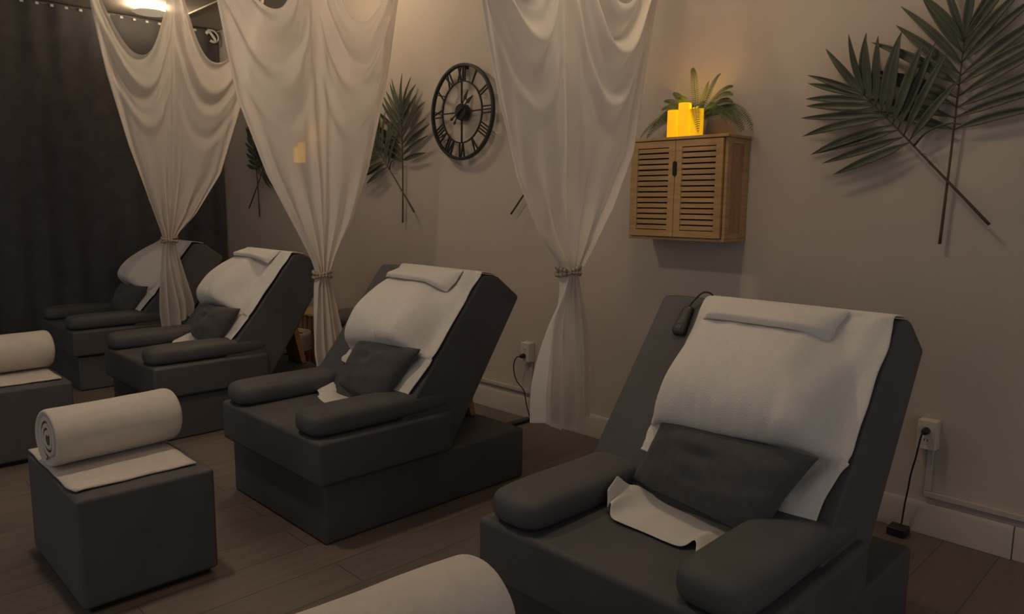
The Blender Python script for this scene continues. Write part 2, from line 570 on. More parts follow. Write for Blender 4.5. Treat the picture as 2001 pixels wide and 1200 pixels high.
# white cloth strips lying across the seats
def seat_cloth(cx, front, back, seed, label):
    """front / back: matching lists of (x, y, lift) from left to right"""
    n, k = 36, 10
    F = crom(front, n + 1); K = crom(back, n + 1)
    P = []
    for i in range(n + 1):
        row = []
        for j in range(k + 1):
            t = j / k
            p = F[i] * (1 - t) + K[i] * t
            z = SEAT + 0.004 + max(0, p[2]) + 0.005 * max(0, nz(i / n * 7 + seed, t * 3)) + 0.003 * abs(nz(i * 0.5, t * 2, seed))
            row.append((cx + p[0], p[1], z))
        P.append(row)
    bm = bmesh.new(); grid(bm, P)
    o = obj('seat_cloth', bm, M['towel'], origin=(cx, -1.5, SEAT), smooth=True, solid=0.004, sub=1)
    tag(o, label, 'cloth', 'white cloths across the recliner seats')
seat_cloth(CH['D'], [(-0.185, -1.575, 0.060), (-0.168, -1.595, 0.012), (-0.152, -1.60, 0.034), (-0.124, -1.631, 0.0), (-0.02, -1.632, 0.0), (0.10, -1.638, 0.0), (0.125, -1.60, 0.014), (0.16, -1.655, 0.0), (0.20, -1.668, 0.0), (0.262, -1.69, 0.0)],
           [(-0.192, -1.52, 0.085), (-0.185, -1.47, 0.045), (-0.165, -1.44, 0.035), (-0.11, -1.42, 0.01), (-0.02, -1.42, 0.002), (0.08, -1.42, 0.0), (0.11, -1.42, 0.0), (0.16, -1.42, 0.0), (0.2, -1.42, 0.0), (0.25, -1.42, 0.0)], 1,
           'white cloth strip across the seat of the nearest recliner')
seat_cloth(CH['C'], [(-0.215, -1.50, 0.01), (-0.18, -1.515, 0.014), (-0.16, -1.52, 0.004), (-0.13, -1.545, 0.0), (0.0, -1.575, 0.0), (0.1, -1.575, 0.0), (0.215, -1.59, 0.0)],
           [(-0.215, -1.42, 0.04), (-0.18, -1.40, 0.03), (-0.15, -1.40, 0.015), (-0.12, -1.40, 0.0), (0.0, -1.40, 0.0), (0.1, -1.40, 0.0), (0.21, -1.40, 0.0)], 2,
           'white cloth strip across the seat of the recliner under the clock')
seat_cloth(CH['B'], [(-0.20, -1.52, 0.01), (-0.17, -1.54, 0.01), (-0.14, -1.555, 0.0), (-0.05, -1.56, 0.0), (0.1, -1.56, 0.0), (0.2, -1.57, 0.0)],
           [(-0.20, -1.44, 0.04), (-0.16, -1.43, 0.055), (-0.12, -1.42, 0.05), (-0.03, -1.40, 0.0), (0.1, -1.40, 0.0), (0.2, -1.40, 0.0)], 3,
           'white cloth strip across the seat of the recliner between the far sheer curtains')

# ------------------------------------------------------------------ ottomans with towels
def ottoman(cx, label):
    t = thing('ottoman', label, 'ottoman', (cx, -2.42, 0), 'black foot cubes before the recliners')
    obj('body', puffy_box(cx - 0.325, cx + 0.313, -2.645, -2.21, 0.02, 0.395, 0.006), M['leather'], t, bevel=0.014, seg=3)
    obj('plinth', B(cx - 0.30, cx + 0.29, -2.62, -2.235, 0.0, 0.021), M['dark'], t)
    return t
OT = {'B': -4.565, 'C': -2.818, 'D': -0.975}
DY = -0.10     # the nearest cube stands a little farther out
ot = ottoman(OT['C'], 'black square ottoman before the recliner under the clock')
copy_thing(ot, (OT['B'], -2.42, 0), 'black ottoman at the left edge of the photo')
copy_thing(ot, (OT['D'], -2.42 + DY, 0), 'black ottoman below the bottom edge, before the nearest recliner')

def roll_towel(cx, y0, y1, R, seed, label, turn=4.5):
    rnd = random.Random(seed)
    t = thing('rolled_towel', label, 'rolled towel', (cx, (y0 + y1) / 2, 0.402), 'rolled cream towels on the ottomans')
    t.rotation_euler = (0, 0, math.radians(turn))
    zc = 0.402 + R
    # outer wrap: rounded cylinder with soft ends
    bm = bmesh.new()
    n, k = 40, 30
    P = []
    for i in range(n + 1):
        s = i / n
        y = y0 + (y1 - y0) * s
        ed = min(s, 1 - s) * (y1 - y0)
        rf = 1 - 0.16 * (1 - min(1, ed / 0.022)) ** 2
        if s < 0.5:
            rf = 1 - 0.05 * (1 - min(1, ed / 0.015)) ** 2
        row = []
        for q in range(k):
            a = 2 * PI * q / k
            w = 1 + 0.030 * nz(s * 2.2 + seed, math.cos(a) * 1.3, math.sin(a) * 1.3) + 0.012 * nz(s * 7, math.cos(a) * 4 + seed, math.sin(a) * 4)
            w *= 1 + 0.05 * math.sin(2 * a + 0.6)
            z = zc + R * rf * w * math.sin(a)
            z = max(z, 0.4045)
            row.append((cx + 1.06 * R * rf * w * math.cos(a), y, z))
        P.append(row)
    V = grid(bm, P, cyc_v=True)
    # near end: recessed; far end: closed
    bm.faces.new(V[-1][::-1])
    inner = [bm.verts.new((cx + (v.co.x - cx) * 0.84, y0 + 0.004, zc + (v.co.z - zc) * 0.84)) for v in V[0]]
    deep = [bm.verts.new((cx + (v.co.x - cx) * 0.82, y0 + 0.03, zc + (v.co.z - zc) * 0.82)) for v in V[0]]
    for q in range(k):
        bm.faces.new((V[0][q], V[0][(q + 1) % k], inner[(q + 1) % k], inner[q]))
        bm.faces.new((inner[q], inner[(q + 1) % k], deep[(q + 1) % k], deep[q]))
    bm.faces.new(deep)
    obj('outer_wrap', bm, M['towel_roll'], t, smooth=True, sub=1)
    # spiral layers seen at the near end
    bm = bmesh.new()
    pts = []
    turns = 2.6
    for q in range(90):
        f = q / 89
        a = f * turns * 2 * PI + 0.7
        r = R * (0.16 + 0.60 * f)
        pts.append((cx + 0.95 * r * math.cos(a), zc + r * math.sin(a)))
    def quadstrip(side):
        return [[(x, y0 + side, z) for x, z in pts]]
    P = []
    th = R * 0.075
    for yy, off in ((y0 + 0.008, -th), (y0 + 0.004, 0), (y0 + 0.008, th), (y0 + 0.05, th)):
        row = []
        for (x, z) in pts:
            d = Vector((x - cx, z - zc)); L = max(d.length, 1e-4)
            row.append((x + d.x / L * off, yy, z + d.y / L * off))
        P.append(row)
    grid(bm, P)
    obj('inner_spiral', bm, M['towel_roll'], t, smooth=True)
    return t
roll_towel(OT['C'] - 0.060, -2.642, -2.205, 0.105, 1, 'rolled cream towel on the ottoman before the recliner under the clock')
roll_towel(OT['B'] - 0.070, -2.63, -2.215, 0.106, 2, 'rolled cream towel on the ottoman at the left edge')
roll_towel(OT['D'] - 0.070, -2.62 + DY, -2.18 + DY, 0.114, 3, 'rolled cream towel at the bottom edge, before the nearest recliner', -5.0)

def flat_towel(cx, seed, label, dy=0.0):
    n, k = 26, 18
    x0, x1, y0, y1 = cx - 0.318, cx + 0.245, -2.640 + dy, -2.245 + dy
    P = []
    for i in range(n + 1):
        row = []
        for j in range(k + 1):
            s, t = i / n, j / k
            x = x0 + (x1 - x0) * s
            y = y0 + (y1 - y0) * t
            # slightly rounded corners
            if s > 0.9 and t < 0.1: y += 0.012 * (s - 0.9) / 0.1
            x += 0.008 * nz(t * 4, seed + s) * (1 if s > 0.8 else 0.2)
            y += 0.004 * nz(s * 5, seed + 3)
            row.append((x, y, 0.3965 + 0.003 * abs(nz(s * 5 + seed, t * 5))))
        P.append(row)
    bm = bmesh.new(); grid(bm, P)
    o = obj('flat_towel', bm, M['towel_roll'], origin=(cx, -2.44, 0.396), smooth=True, solid=0.005)
    tag(o, label, 'towel', 'flat towels under the rolls')
flat_towel(OT['C'], 1, 'flat cream towel under the roll on the ottoman before the recliner under the clock')
flat_towel(OT['B'], 2, 'flat cream towel under the roll on the ottoman at the left edge')
flat_towel(OT['D'], 3, 'flat cream towel under the roll at the bottom edge', DY)

# ------------------------------------------------------------------ sheer curtains
ZT_HOOK = 2.955
def interp(x, xs, ys):
    return float(np.interp(x, xs, ys))

def sheer_curtain(xc, hooks, ytie, zt, seed, left, right, tail, label, tie_label, sag=(0.66, 0.66)):
    """voile hung from three ceiling hooks, gathered by a beaded tie, with a loose tail.
    left / right: (z, y) of the two edges; tail: (z, y left, y right, fold depth) below the tie"""
    rng = random.Random(seed)
    ph = [rng.random() * 6.28 for _ in range(8)]
    lz, ly = [p[0] for p in left][::-1], [p[1] for p in left][::-1]
    rz, ry = [p[0] for p in right][::-1], [p[1] for p in right][::-1]
    mz, my = [zt, zt + 0.5, ZT_HOOK], [ytie, ytie + 0.25 * (hooks[1] - ytie) + 0.02, hooks[1]]
    nu, nv = 121, 96
    rows = []
    for j in range(nv):
        v = j / (nv - 1)
        row = []
        for i in range(nu):
            u = i / (nu - 1)
            half = 0 if u < 0.5 else 1
            s = (u - 0.5 * half) * 2
            e = abs(2 * s - 1)
            shape = 1 - e ** 2.3
            # strand position: crowd the strands toward the hooks' lines
            z0 = ZT_HOOK - sag[half] * shape
            # nested swags: rows keep the curve of the top hem, flattening toward the tie
            vv = v + 0.02 * shape * math.sin(v * 22 + ph[half]) * (1 - v) ** 2
            z = z0 + (zt - z0) * vv
            yl, yr, ym = interp(z, lz, ly), interp(z, rz, ry), interp(z, mz, my)
            y = yl + (ym - yl) * s if half == 0 else ym + (yr - ym) * s
            # swag rolls along the rows, strongest between the hooks and near the top
            roll = math.sin(2 * PI * (vv * (4.4 + half) + 0.10 * math.sin(s * 3 + ph[2 + half])) + ph[4 + half])
            roll = roll * 0.7 + 0.3 * math.sin(2 * PI * vv * 9.7 + ph[1])
            fade = smooth01((0.62 - v) / 0.45) * smooth01(v / 0.03)
            d = 0.042 * roll * shape ** 0.8 * fade
            d += 0.055 * shape * (1 - v) ** 1.2
            # pleats running down from the hooks
            near = math.exp(-((min(abs(u), abs(u - 0.5), abs(u - 1))) / 0.085) ** 2)
            d += 0.014 * near * math.sin(u * 2 * PI * 11 + ph[6]) * smooth01(v * 6)
            # pleats gathering into the tie
            g = smooth01((v - 0.25) / 0.75)
            d += 0.028 * g * math.sin(u * 2 * PI * 5 + ph[7]) * (0.35 + 0.65 * g)
            d += 0.010 * g * (1 - g) * 4 * nz(u * 9, v * 3, seed)
            d += 0.012 * nz(u * 4, v * 4, seed + 0.5) * (1 - v)
            row.append((xc + d, y, z))
        # selvedges folded back on themselves
        m = 7
        fl = [(row[q][0] + 0.010, row[q][1], row[q][2]) for q in range(m, 0, -1)]
        fr = [(row[-1 - q][0] + 0.010, row[-1 - q][1], row[-1 - q][2]) for q in range(1, m + 1)]
        rows.append(fl + row + fr)
    T = crom(tail, 26)
    last = rows[-1]
    for q, (z, yl, yr, am) in enumerate(T[1:], 1):
        t = q / 25
        row = []
        for i in range(nu):
            u = i / (nu - 1)
            f0 = math.sin(u * 2 * PI * 5 + ph[7])
            f1 = math.sin(u * 2 * PI * 4.3 + ph[3])
            k = smooth01(t * 1.3)
            y = yl + (yr - yl) * u + 0.014 * t * math.sin(u * 2 * PI * 3 + ph[2])
            x = xc + am * (f0 * (1 - k) + f1 * k) + 0.02 * t * nz(u * 3, t * 2, seed)
            hem = t * t * (0.03 * math.sin(u * 5 + ph[5]) + 0.03 * nz(u * 5, seed) + 0.05 * max(0, u - 0.75))
            row.append((x, y, z + hem))
        fl = [(row[q_][0] + 0.008, row[q_][1], row[q_][2]) for q_ in range(7, 0, -1)]
        fr = [(row[-1 - q_][0] + 0.008, row[-1 - q_][1], row[-1 - q_][2]) for q_ in range(1, 8)]
        rows.append(fl + row + fr)
    bm = bmesh.new()
    grid(bm, rows)
    o = obj('sheer_curtain', bm, M['sheer'], origin=(xc, ytie, 0.4), smooth=True, sub=1)
    tag(o, label, 'curtain', 'white sheer curtains between the recliners')
    # beaded tie
    tt = thing('curtain_tie', tie_label, 'curtain tie', (xc, ytie, zt), 'beaded curtain ties')
    for r_i, dz in enumerate((0.014, -0.006)):
        bm = bmesh.new()
        nb = 18
        for b in range(nb):
            a = 2 * PI * b / nb
            c = Vector((xc + 0.044 * math.cos(a), ytie + 0.050 * math.sin(a), zt + dz + 0.006 * math.sin(a * 2 + r_i * 2)))
            bmesh.ops.create_uvsphere(bm, u_segments=8, v_segments=6, radius=0.0098, matrix=Matrix.Translation(c))
        obj('bead_strand', bm, M['bead'], tt, smooth=True)
    return o

sheer_curtain(-5.43, (-1.72, -1.13, -0.44), -1.262, 1.045, 11,
              [(2.985, -1.72), (2.591, -1.684), (2.157, -1.612), (1.687, -1.499), (1.33, -1.388), (1.12, -1.315), (1.045, -1.293)],
              [(2.985, -0.44), (2.5, -0.56), (1.977, -0.717), (1.522, -0.877), (1.223, -1.078), (1.10, -1.20), (1.045, -1.231)],
              [(1.045, -1.293, -1.231, 0.026), (0.95, -1.318, -1.205, 0.03), (0.72, -1.345, -1.135, 0.035), (0.56, -1.352, -1.09, 0.04), (0.45, -1.345, -1.10, 0.04)],
              'white sheer curtain farthest away, before the black drapes', 'beaded tie round the farthest sheer curtain')
sheer_curtain(-3.69, (-1.75, -1.10, -0.43), -1.072, 0.915, 12,
              [(2.985, -1.75), (2.291, -1.617), (1.84, -1.534), (1.466, -1.385), (1.17, -1.22), (1.0, -1.13), (0.915, -1.103)],
              [(2.985, -0.43), (2.497, -0.536), (1.994, -0.628), (1.517, -0.751), (1.222, -0.862), (1.02, -0.99), (0.915, -1.041)],
              [(0.915, -1.103, -1.041, 0.026), (0.83, -1.118, -1.01, 0.03), (0.62, -1.135, -0.965, 0.035), (0.46, -1.14, -0.94, 0.04), (0.385, -1.13, -0.94, 0.04)],
              'white sheer curtain in the middle, with candle glow behind it', 'beaded tie round the middle sheer curtain', (0.66, 0.66))
sheer_curtain(-1.95, (-1.70, -1.08, -0.27), -0.972, 1.052, 13,
              [(2.985, -1.70), (2.006, -1.472), (1.676, -1.39), (1.412, -1.298), (1.203, -1.157), (1.10, -1.045), (1.052, -1.003)],
              [(2.985, -0.27), (2.204, -0.433), (1.873, -0.509), (1.543, -0.584), (1.323, -0.717), (1.12, -0.88), (1.052, -0.941)],
              [(1.052, -1.003, -0.941, 0.026), (0.97, -1.02, -0.92, 0.03), (0.80, -1.09, -0.862, 0.035), (0.6, -1.13, -0.845, 0.045), (0.42, -1.135, -0.845, 0.05)],
              'white sheer curtain nearest, between the clock and the slatted cabinet', 'beaded tie round the nearest sheer curtain', (0.75, 0.85))

# ------------------------------------------------------------------ black drapes on the far wall
def black_drape(y0, y1, seed, label):
    t = thing('black_drape', label, 'curtain', (XF + 0.09, (y0 + y1) / 2, 0.02), 'black drapes on the far wall')
    n, k = 150, 14
    P = []
    for i in range(n + 1):
        s = i / n
        y = y0 + (y1 - y0) * s
        row = []
        for j in range(k + 1):
            h = j / k
            z = 0.02 + (2.947 - 0.02) * h
            fold = 0.014 * math.sin(y * 2 * PI / 0.236 + 2.0 * nz(y * 2, seed)) + 0.022 * nz(y * 4, h * 1.2, seed)
            sc = -0.003 * h ** 30 * (1 - math.cos((y - y0) * 2 * PI / 0.108)) * 0.5
            row.append((XF + 0.085 + fold * (0.8 + 0.3 * (1 - h)), y, z + sc))
        P.append(row)
    bm = bmesh.new(); grid(bm, P)
    obj('cloth', bm, M['black_curtain'], t, smooth=True)
    m = int((y1 - y0) / 0.108)
    for q in range(m + 1):
        y = y0 + q * 0.108 + 0.006
        if y > y1: break
        bm = B(XF + 0.076, XF + 0.098, y - 0.013, y + 0.013, 2.922, 2.944)
        obj('clip', bm, M['plastic_white'], t, bevel=0.003, seg=1)
    return t
black_drape(-2.30, -0.035, 1.0, 'black drape covering the far wall next to the corner')
black_drape(-4.6, -2.34, 2.0, 'black drape at the left edge of the far wall')
rail = obj('curtain_rail', B(XF + 0.083, XF + 0.095, -4.6, -0.05, 2.945, 2.956), M['plastic_grey'], bevel=0.003, seg=1)
tag(rail, 'thin rail carrying the black drapes under the ceiling', 'curtain rail')
for y in (-4.4, -2.3, -0.3):
    obj('rail_bracket', B(XF + 0.083, XF + 0.093, y - 0.006, y + 0.006, 2.956, ZC), M['metal'], rail)

# knotted white cord at the end of the rail
t = thing('white_knot', 'white twisted cord knotted at the corner end of the black drape rail', 'cord', (XF + 0.14, -0.09, 2.88))
bm = bmesh.new()
tube(bm, crom([(XF + 0.13, -0.155, 2.905), (XF + 0.145, -0.13, 2.925), (XF + 0.15, -0.10, 2.89), (XF + 0.15, -0.075, 2.85), (XF + 0.15, -0.095, 2.835), (XF + 0.15, -0.125, 2.845)], 24), 0.014, 8)
obj('twist', bm, M['plastic_white'], t, smooth=True)
bm = bmesh.new()
tube(bm, crom([(XF + 0.12, -0.14, 2.945), (XF + 0.13, -0.085, 2.945), (XF + 0.14, -0.05, 2.91), (XF + 0.145, -0.045, 2.87), (XF + 0.15, -0.07, 2.84)], 20), 0.009, 8)
obj('loop', bm, M['plastic_white'], t, smooth=True)

# ------------------------------------------------------------------ wall clock
def wall_clock(cx, cz, y=-0.05):
    t = thing('skeleton_clock', 'large round black skeleton clock with roman numerals', 'clock', (cx, y, cz))
    R = 0.302
    def ring(r0, r1, d0, d1, seg=72):
        bm = bmesh.new()
        P = []
        for k in range(seg):
            a = 2 * PI * k / seg
            c, s = math.cos(a), math.sin(a)
            P.append([(cx + r0 * c, y + d0, cz + r0 * s), (cx + r1 * c, y + d0, cz + r1 * s), (cx + r1 * c, y + d1, cz + r1 * s), (cx + r0 * c, y + d1, cz + r0 * s)])
        grid(bm, P, cyc_u=True, cyc_v=True)
        return bm
    obj('outer_ring', ring(R - 0.018, R, -0.012, 0.014), M['clock'], t, bevel=0.003, seg=1)
    obj('inner_ring', ring(0.188, 0.196, -0.004, 0.006), M['clock'], t)
    def bar(bm, r0, r1, ang, w, side=0.0, tilt=0.0, d=0.005):
        """radial bar; ang clockwise from 12; side = sideways shift, tilt = slant across"""
        rad = Vector((math.sin(ang), math.cos(ang))); tan = Vector((math.cos(ang), -math.sin(ang)))
        a = rad * r0 + tan * (side - tilt); b = rad * r1 + tan * (side + tilt)
        dd = (b - a).normalized(); nn = Vector((-dd.y, dd.x)) * w / 2
        q = [a - nn, a + nn, b + nn, b - nn]
        f = [bm.verts.new((cx + p.x, y - d, cz + p.y)) for p in q]
        g = [bm.verts.new((cx + p.x, y + d, cz + p.y)) for p in q]
        bm.faces.new(f); bm.faces.new(g[::-1])
        for i in range(4):
            bm.faces.new((f[i], f[(i + 1) % 4], g[(i + 1) % 4], g[i]))
    for k in range(4):
        bm = bmesh.new(); bar(bm, 0.03, 0.192, k * PI / 2, 0.008)
        obj('spoke', bm, M['clock'], t)
    num = ['XII', 'I', 'II', 'III', 'IIII', 'V', 'VI', 'VII', 'VIII', 'IX', 'X', 'XI']
    r0, r1 = 0.19, R - 0.012
    wid = {'I': 0.020, 'V': 0.040, 'X': 0.040}
    for h, s in enumerate(num):
        ang = h * PI / 6
        bm = bmesh.new()
        tot = sum(wid[c] for c in s)
        p = -tot / 2
        for c in s:
            m = p + wid[c] / 2
            if c == 'I':
                bar(bm, r0, r1, ang, 0.0075, m)
            elif c == 'V':
                bar(bm, r0, r1, ang, 0.008, m - 0.0085, -0.0085)
                bar(bm, r0, r1, ang, 0.005, m + 0.0085, 0.0085)
            else:
                bar(bm, r0, r1, ang, 0.008, m, -0.016)
                bar(bm, r0, r1, ang, 0.005, m, 0.016)
            p += wid[c]
        obj('numeral', bm, M['clock'], t)
    bm = bmesh.new(); lathe(bm, [(0.048, -0.018), (0.052, -0.012), (0.052, 0.03)], cx, y, cz, 32, 'y')
    obj('hub', bm, M['clock'], t)
    obj('hanger', B(cx - 0.012, cx + 0.012, y + 0.012, -0.001, cz + R - 0.03, cz + R - 0.012), M['clock'], t)
    def hand(name, ang, L, d):
        bm = bmesh.new()
        bar(bm, -0.075, L * 0.62, ang, 0.008, d=0.002)
        rad = Vector((math.sin(ang), math.cos(ang))); tan = Vector((math.cos(ang), -math.sin(ang)))
        for (ra, rb, rc, w) in ((L * 0.5, L * 0.64, L, 0.015), (-0.095, -0.08, -0.06, 0.010)):
            q = [rad * ra, rad * rb + tan * w, rad * rc, rad * rb - tan * w]
            f = [bm.verts.new((cx + p.x, y - 0.003, cz + p.y)) for p in q]
            g = [bm.verts.new((cx + p.x, y + 0.003, cz + p.y)) for p in q]
            bm.faces.new(f); bm.faces.new(g[::-1])
            for i in range(4):
                bm.faces.new((f[i], f[(i + 1) % 4], g[(i + 1) % 4], g[i]))
        for v in bm.verts:
            v.co.y -= d
        obj(name, bm, M['clock'], t)
    hand('hour_hand', math.radians(34), 0.155, 0.022)
    hand('minute_hand', math.radians(57), 0.165, 0.027)
    return t
wall_clock(-3.672, 1.902)

# ------------------------------------------------------------------ palm fronds on the wall
def palm_frond(base, direction, length, start, leaf, seed, label, depth=-0.03, curve=0.0, side_leaf=True, mirror=1, lean=(1, 1)):
    """base (x,z) and direction angle (from vertical, + to the right) on the wall plane"""
    rnd = random.Random(seed)
    bx, bz = base
    t = thing('palm_frond', label, 'palm leaf', (bx, depth, bz), 'palm fronds on the wall')
    d0 = Vector((math.sin(direction), math.cos(direction)))
    n0 = Vector((d0.y, -d0.x))
    def spine(f):
        p = d0 * (length * f) + n0 * (curve * f * f)
        return Vector((bx + p.x, depth - 0.025 * f * f, bz + p.y))
    bm = bmesh.new()
    N = 24
    tube(bm, [spine(i / N) for i in range(N + 1)], [0.0062 - 0.0042 * i / N for i in range(N + 1)], 8)
    obj('stem', bm, M['palm_stem'], t, smooth=True)
    p = spine(0.46)
    bm = bmesh.new(); lathe(bm, [(0.0035, p.y - 0.003), (0.0018, p.y - 0.001), (0.0018, -0.0005)], p.x, 0, p.z, 8, 'y')
    obj('nail', bm, M['metal'], t)
    bm = bmesh.new()
    cnt = 9
    def leaflet(root, ang, L, w, bow, lift):
        dr = Vector((math.sin(ang), math.cos(ang))); nr = Vector((dr.y, -dr.x))
        rows = []
        m = 12
        for i in range(m + 1):
            f = i / m
            c2 = dr * (L * f) + nr * (bow * L * f * f)
            wd = w * (math.sin(PI * min(1, f * 0.93 + 0.07)) ** 0.75) * (1 - 0.25 * f) * (0.15 + 0.85 * min(1, f / 0.2))
            y = root.y - lift * math.sin(f * PI * 0.6) + 0.012 * f * f - 0.004
            row = []
            for q, e in ((-1, 0.0), (-0.5, 0.5), (0, 1.0), (0.5, 0.5), (1, 0.0)):
                row.append((root.x + c2.x + nr.x * wd * q, min(y + 0.010 * wd / w * e, -0.006), root.z + c2.y + nr.y * wd * q))
            rows.append(row)
        grid(bm, rows)
    for i in range(cnt):
        f = start + (0.86 - start) * i / (cnt - 1)
        root = spine(f)
        g = i / (cnt - 1)
        L = leaf * (0.80 + 0.42 * math.sin(PI * min(1, g * 0.72 + 0.16))) * (1 - 0.12 * g)
        for sd in (-1, 1):
            a = math.radians(72 - 40 * g) + rnd.uniform(-0.07, 0.07)
            Ls = L * rnd.uniform(0.9, 1.06) * (lean[0] if sd < 0 else lean[1])
            leaflet(root + Vector((0, 0, rnd.uniform(-0.006, 0.006))), direction + sd * a, Ls, 0.0185 * rnd.uniform(0.9, 1.15), -sd * rnd.uniform(-0.02, 0.16) * -1, rnd.uniform(0.012, 0.035))
    tip = spine(0.86)
    leaflet(tip, direction + 0.04, leaf * 0.92, 0.017, 0.02, 0.02)
    leaflet(tip, direction - 0.32, leaf * 0.9, 0.014, -0.08, 0.02)
    leaflet(tip, direction + 0.36, leaf * 0.9, 0.014, 0.08, 0.02)
    if side_leaf:
        r_ = spine(start - 0.03)
        sgn = 1 if direction < 0 else -1
        tube(bm, crom([r_, r_ + Vector((sgn * 0.05, -0.02, 0.05)), r_ + Vector((sgn * 0.12, -0.02, 0.075)), r_ + Vector((sgn * 0.16, -0.01, 0.07))], 14), [0.004 - 0.0025 * i / 13 for i in range(14)], 6)
    obj('leaflets', bm, M['palm'], t, smooth=True, solid=0.0012)
    return t
def palm_pair(vx, seed, mir, l1, l2, lean=(1, 1), dx=0.165):
    palm_frond((vx, 1.183), math.radians(2) * mir, 0.87, 0.50, 0.31, seed, l1, -0.028, side_leaf=False, lean=lean)
    palm_frond((vx + dx * mir, 1.262), math.radians(-43) * mir, 0.80, 0.54, 0.29, seed + 5, l2, -0.05)
palm_pair(-0.868, 3, 1, 'upright palm frond on the wall right of the cabinet', 'slanting palm frond on the wall right of the cabinet')
palm_pair(-4.345, 8, 1, 'upright palm frond on the wall left of the clock', 'slanting palm frond on the wall left of the clock')
palm_pair(-2.93, 14, -1, 'upright palm frond hidden behind the nearest sheer curtain', 'slanting palm frond behind the nearest sheer curtain, stem tip showing', (0.5, 1), 0.285)
palm_pair(-6.566, 21, -1, 'upright palm frond showing between the far and middle sheer curtains', 'slanting palm frond between the far and middle sheer curtains', (0.5, 1))

# ------------------------------------------------------------------ slatted cabinets
def cabinet(x0, x1, label):
    y0, y1, z0, z1 = -0.212, -0.002, 1.158, 1.640
    t = thing('slatted_cabinet', label, 'cabinet', ((x0 + x1) / 2, 0, z0), 'bamboo wall cabinets')
    bm = bmesh.new()
    box(bm, x0 + 0.008, x1 - 0.008, y0 + 0.012, y1, z0, z0 + 0.014)
    box(bm, x0 + 0.02, x1 - 0.02, y1 - 0.008, y1, z0 + 0.014, z1 - 0.014)
    for xa, xb in ((x0 + 0.008, x0 + 0.024), (x1 - 0.024, x1 - 0.008)):
        box(bm, xa, xb, y0 + 0.014, y0 + 0.05, z0 + 0.014, z1 - 0.014)
        box(bm, xa, xb, y1 - 0.05, y1, z0 + 0.014, z1 - 0.014)
        box(bm, xa, xb, y0 + 0.05, y1 - 0.05, z0 + 0.014, z0 + 0.04)
        box(bm, xa, xb, y0 + 0.05, y1 - 0.05, z1 - 0.04, z1 - 0.014)
    obj('carcass', bm, M['wood'], t, bevel=0.0015, seg=1)
    for xa, xb in ((x0 + 0.013, x0 + 0.02), (x1 - 0.02, x1 - 0.013)):
        obj('side_panel', B(xa, xb, y0 + 0.045, y1 - 0.045, z0 + 0.035, z1 - 0.035), M['wood_side'], t)
    obj('top_board', B(x0, x1, y0 - 0.004, y1, z1 - 0.014, z1), M['wood'], t, bevel=0.003, seg=2)
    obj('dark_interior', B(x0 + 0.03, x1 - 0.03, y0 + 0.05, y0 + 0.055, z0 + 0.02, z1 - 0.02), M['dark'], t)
    xm = (x0 + x1) / 2
    for k, (xa, xb) in enumerate(((x0 + 0.026, xm - 0.0015), (xm + 0.0015, x1 - 0.026))):
        za, zb = z0 + 0.017, z1 - 0.017
        d = obj('door', B(xa, xb, y0 + 0.0, y0 + 0.0005, za, za + 0.0005), M['wood'], t)
        bm = bmesh.new()
        sw, rh = 0.034, 0.030
        box(bm, xa, xa + sw, y0, y0 + 0.016, za, zb); box(bm, xb - sw, xb, y0, y0 + 0.016, za, zb)
        box(bm, xa + sw, xb - sw, y0, y0 + 0.016, za, za + rh); box(bm, xa + sw, xb - sw, y0, y0 + 0.016, zb - rh, zb)
        ns = 15
        pitch = (zb - za - 2 * rh) / (ns - 0.65 + 0.65)
        hgt = (zb - za - 2 * rh)
        pitch = hgt / ns
        for s in range(ns):
            zc = za + rh + pitch * (s + 0.5)
            hw = pitch * 0.36
            # slats tilt slightly like louvres
            v = [(xa + sw, y0 + 0.003, zc - hw), (xb - sw, y0 + 0.003, zc - hw), (xb - sw, y0 + 0.003, zc + hw * 0.95), (xa + sw, y0 + 0.003, zc + hw * 0.95)]
            w = [(p[0], p[1] + 0.009, p[2] + 0.002) for p in v]
            f = [bm.verts.new(p) for p in v]; g = [bm.verts.new(p) for p in w]
            bm.faces.new(f); bm.faces.new(g[::-1])
            for i in range(4):
                bm.faces.new((f[i], f[(i + 1) % 4], g[(i + 1) % 4], g[i]))
        old = d.data
        me = bpy.data.meshes.new('door')
        org = world_loc(d)
        bmesh.ops.translate(bm, verts=bm.verts, vec=-org)
        bmesh.ops.recalc_face_normals(bm, faces=bm.faces)
        bm.to_mesh(me); bm.free()
        me.materials.append(M['wood'])
        d.data = me
        bpy.data.meshes.remove(old)
        if k == 0:
            bm = bmesh.new()
            zc, hx = z0 + 0.335, 0.0105
            pts = []
            for q in range(24):
                a = 2 * PI * q / 24
                pts.append((xm + hx * math.cos(a), zc + hx * math.sin(a) + (0.024 if math.sin(a) > 0 else -0.024)))
            f = [bm.verts.new((x, y0 - 0.006, z)) for x, z in pts]
            g = [bm.verts.new((x, y0 + 0.002, z)) for x, z in pts]
            bm.faces.new(f); bm.faces.new(g[::-1])
            for i in range(24):
                bm.faces.new((f[i], f[(i + 1) % 24], g[(i + 1) % 24], g[i]))
            h = obj('handle', bm, M['dark'], d, bevel=0.0015, seg=1)
            h['label'] = 'dark oval finger pull'
    return t
cabinet(-2.232, -1.688, 'bamboo wall cabinet with slatted doors, fern and candles on top')
t = thing('bamboo_shelf', 'small bamboo wall shelf behind the middle sheer curtain', 'shelf', (-5.60, 0, 1.62))
obj('board', B(-5.71, -5.49, -0.18, -0.002, 1.62, 1.640), M['wood'], t, bevel=0.003)
for x in (-5.67, -5.53):
    obj('bracket', B(x - 0.006, x + 0.006, -0.13, -0.002, 1.58, 1.6195), M['wood'], t)

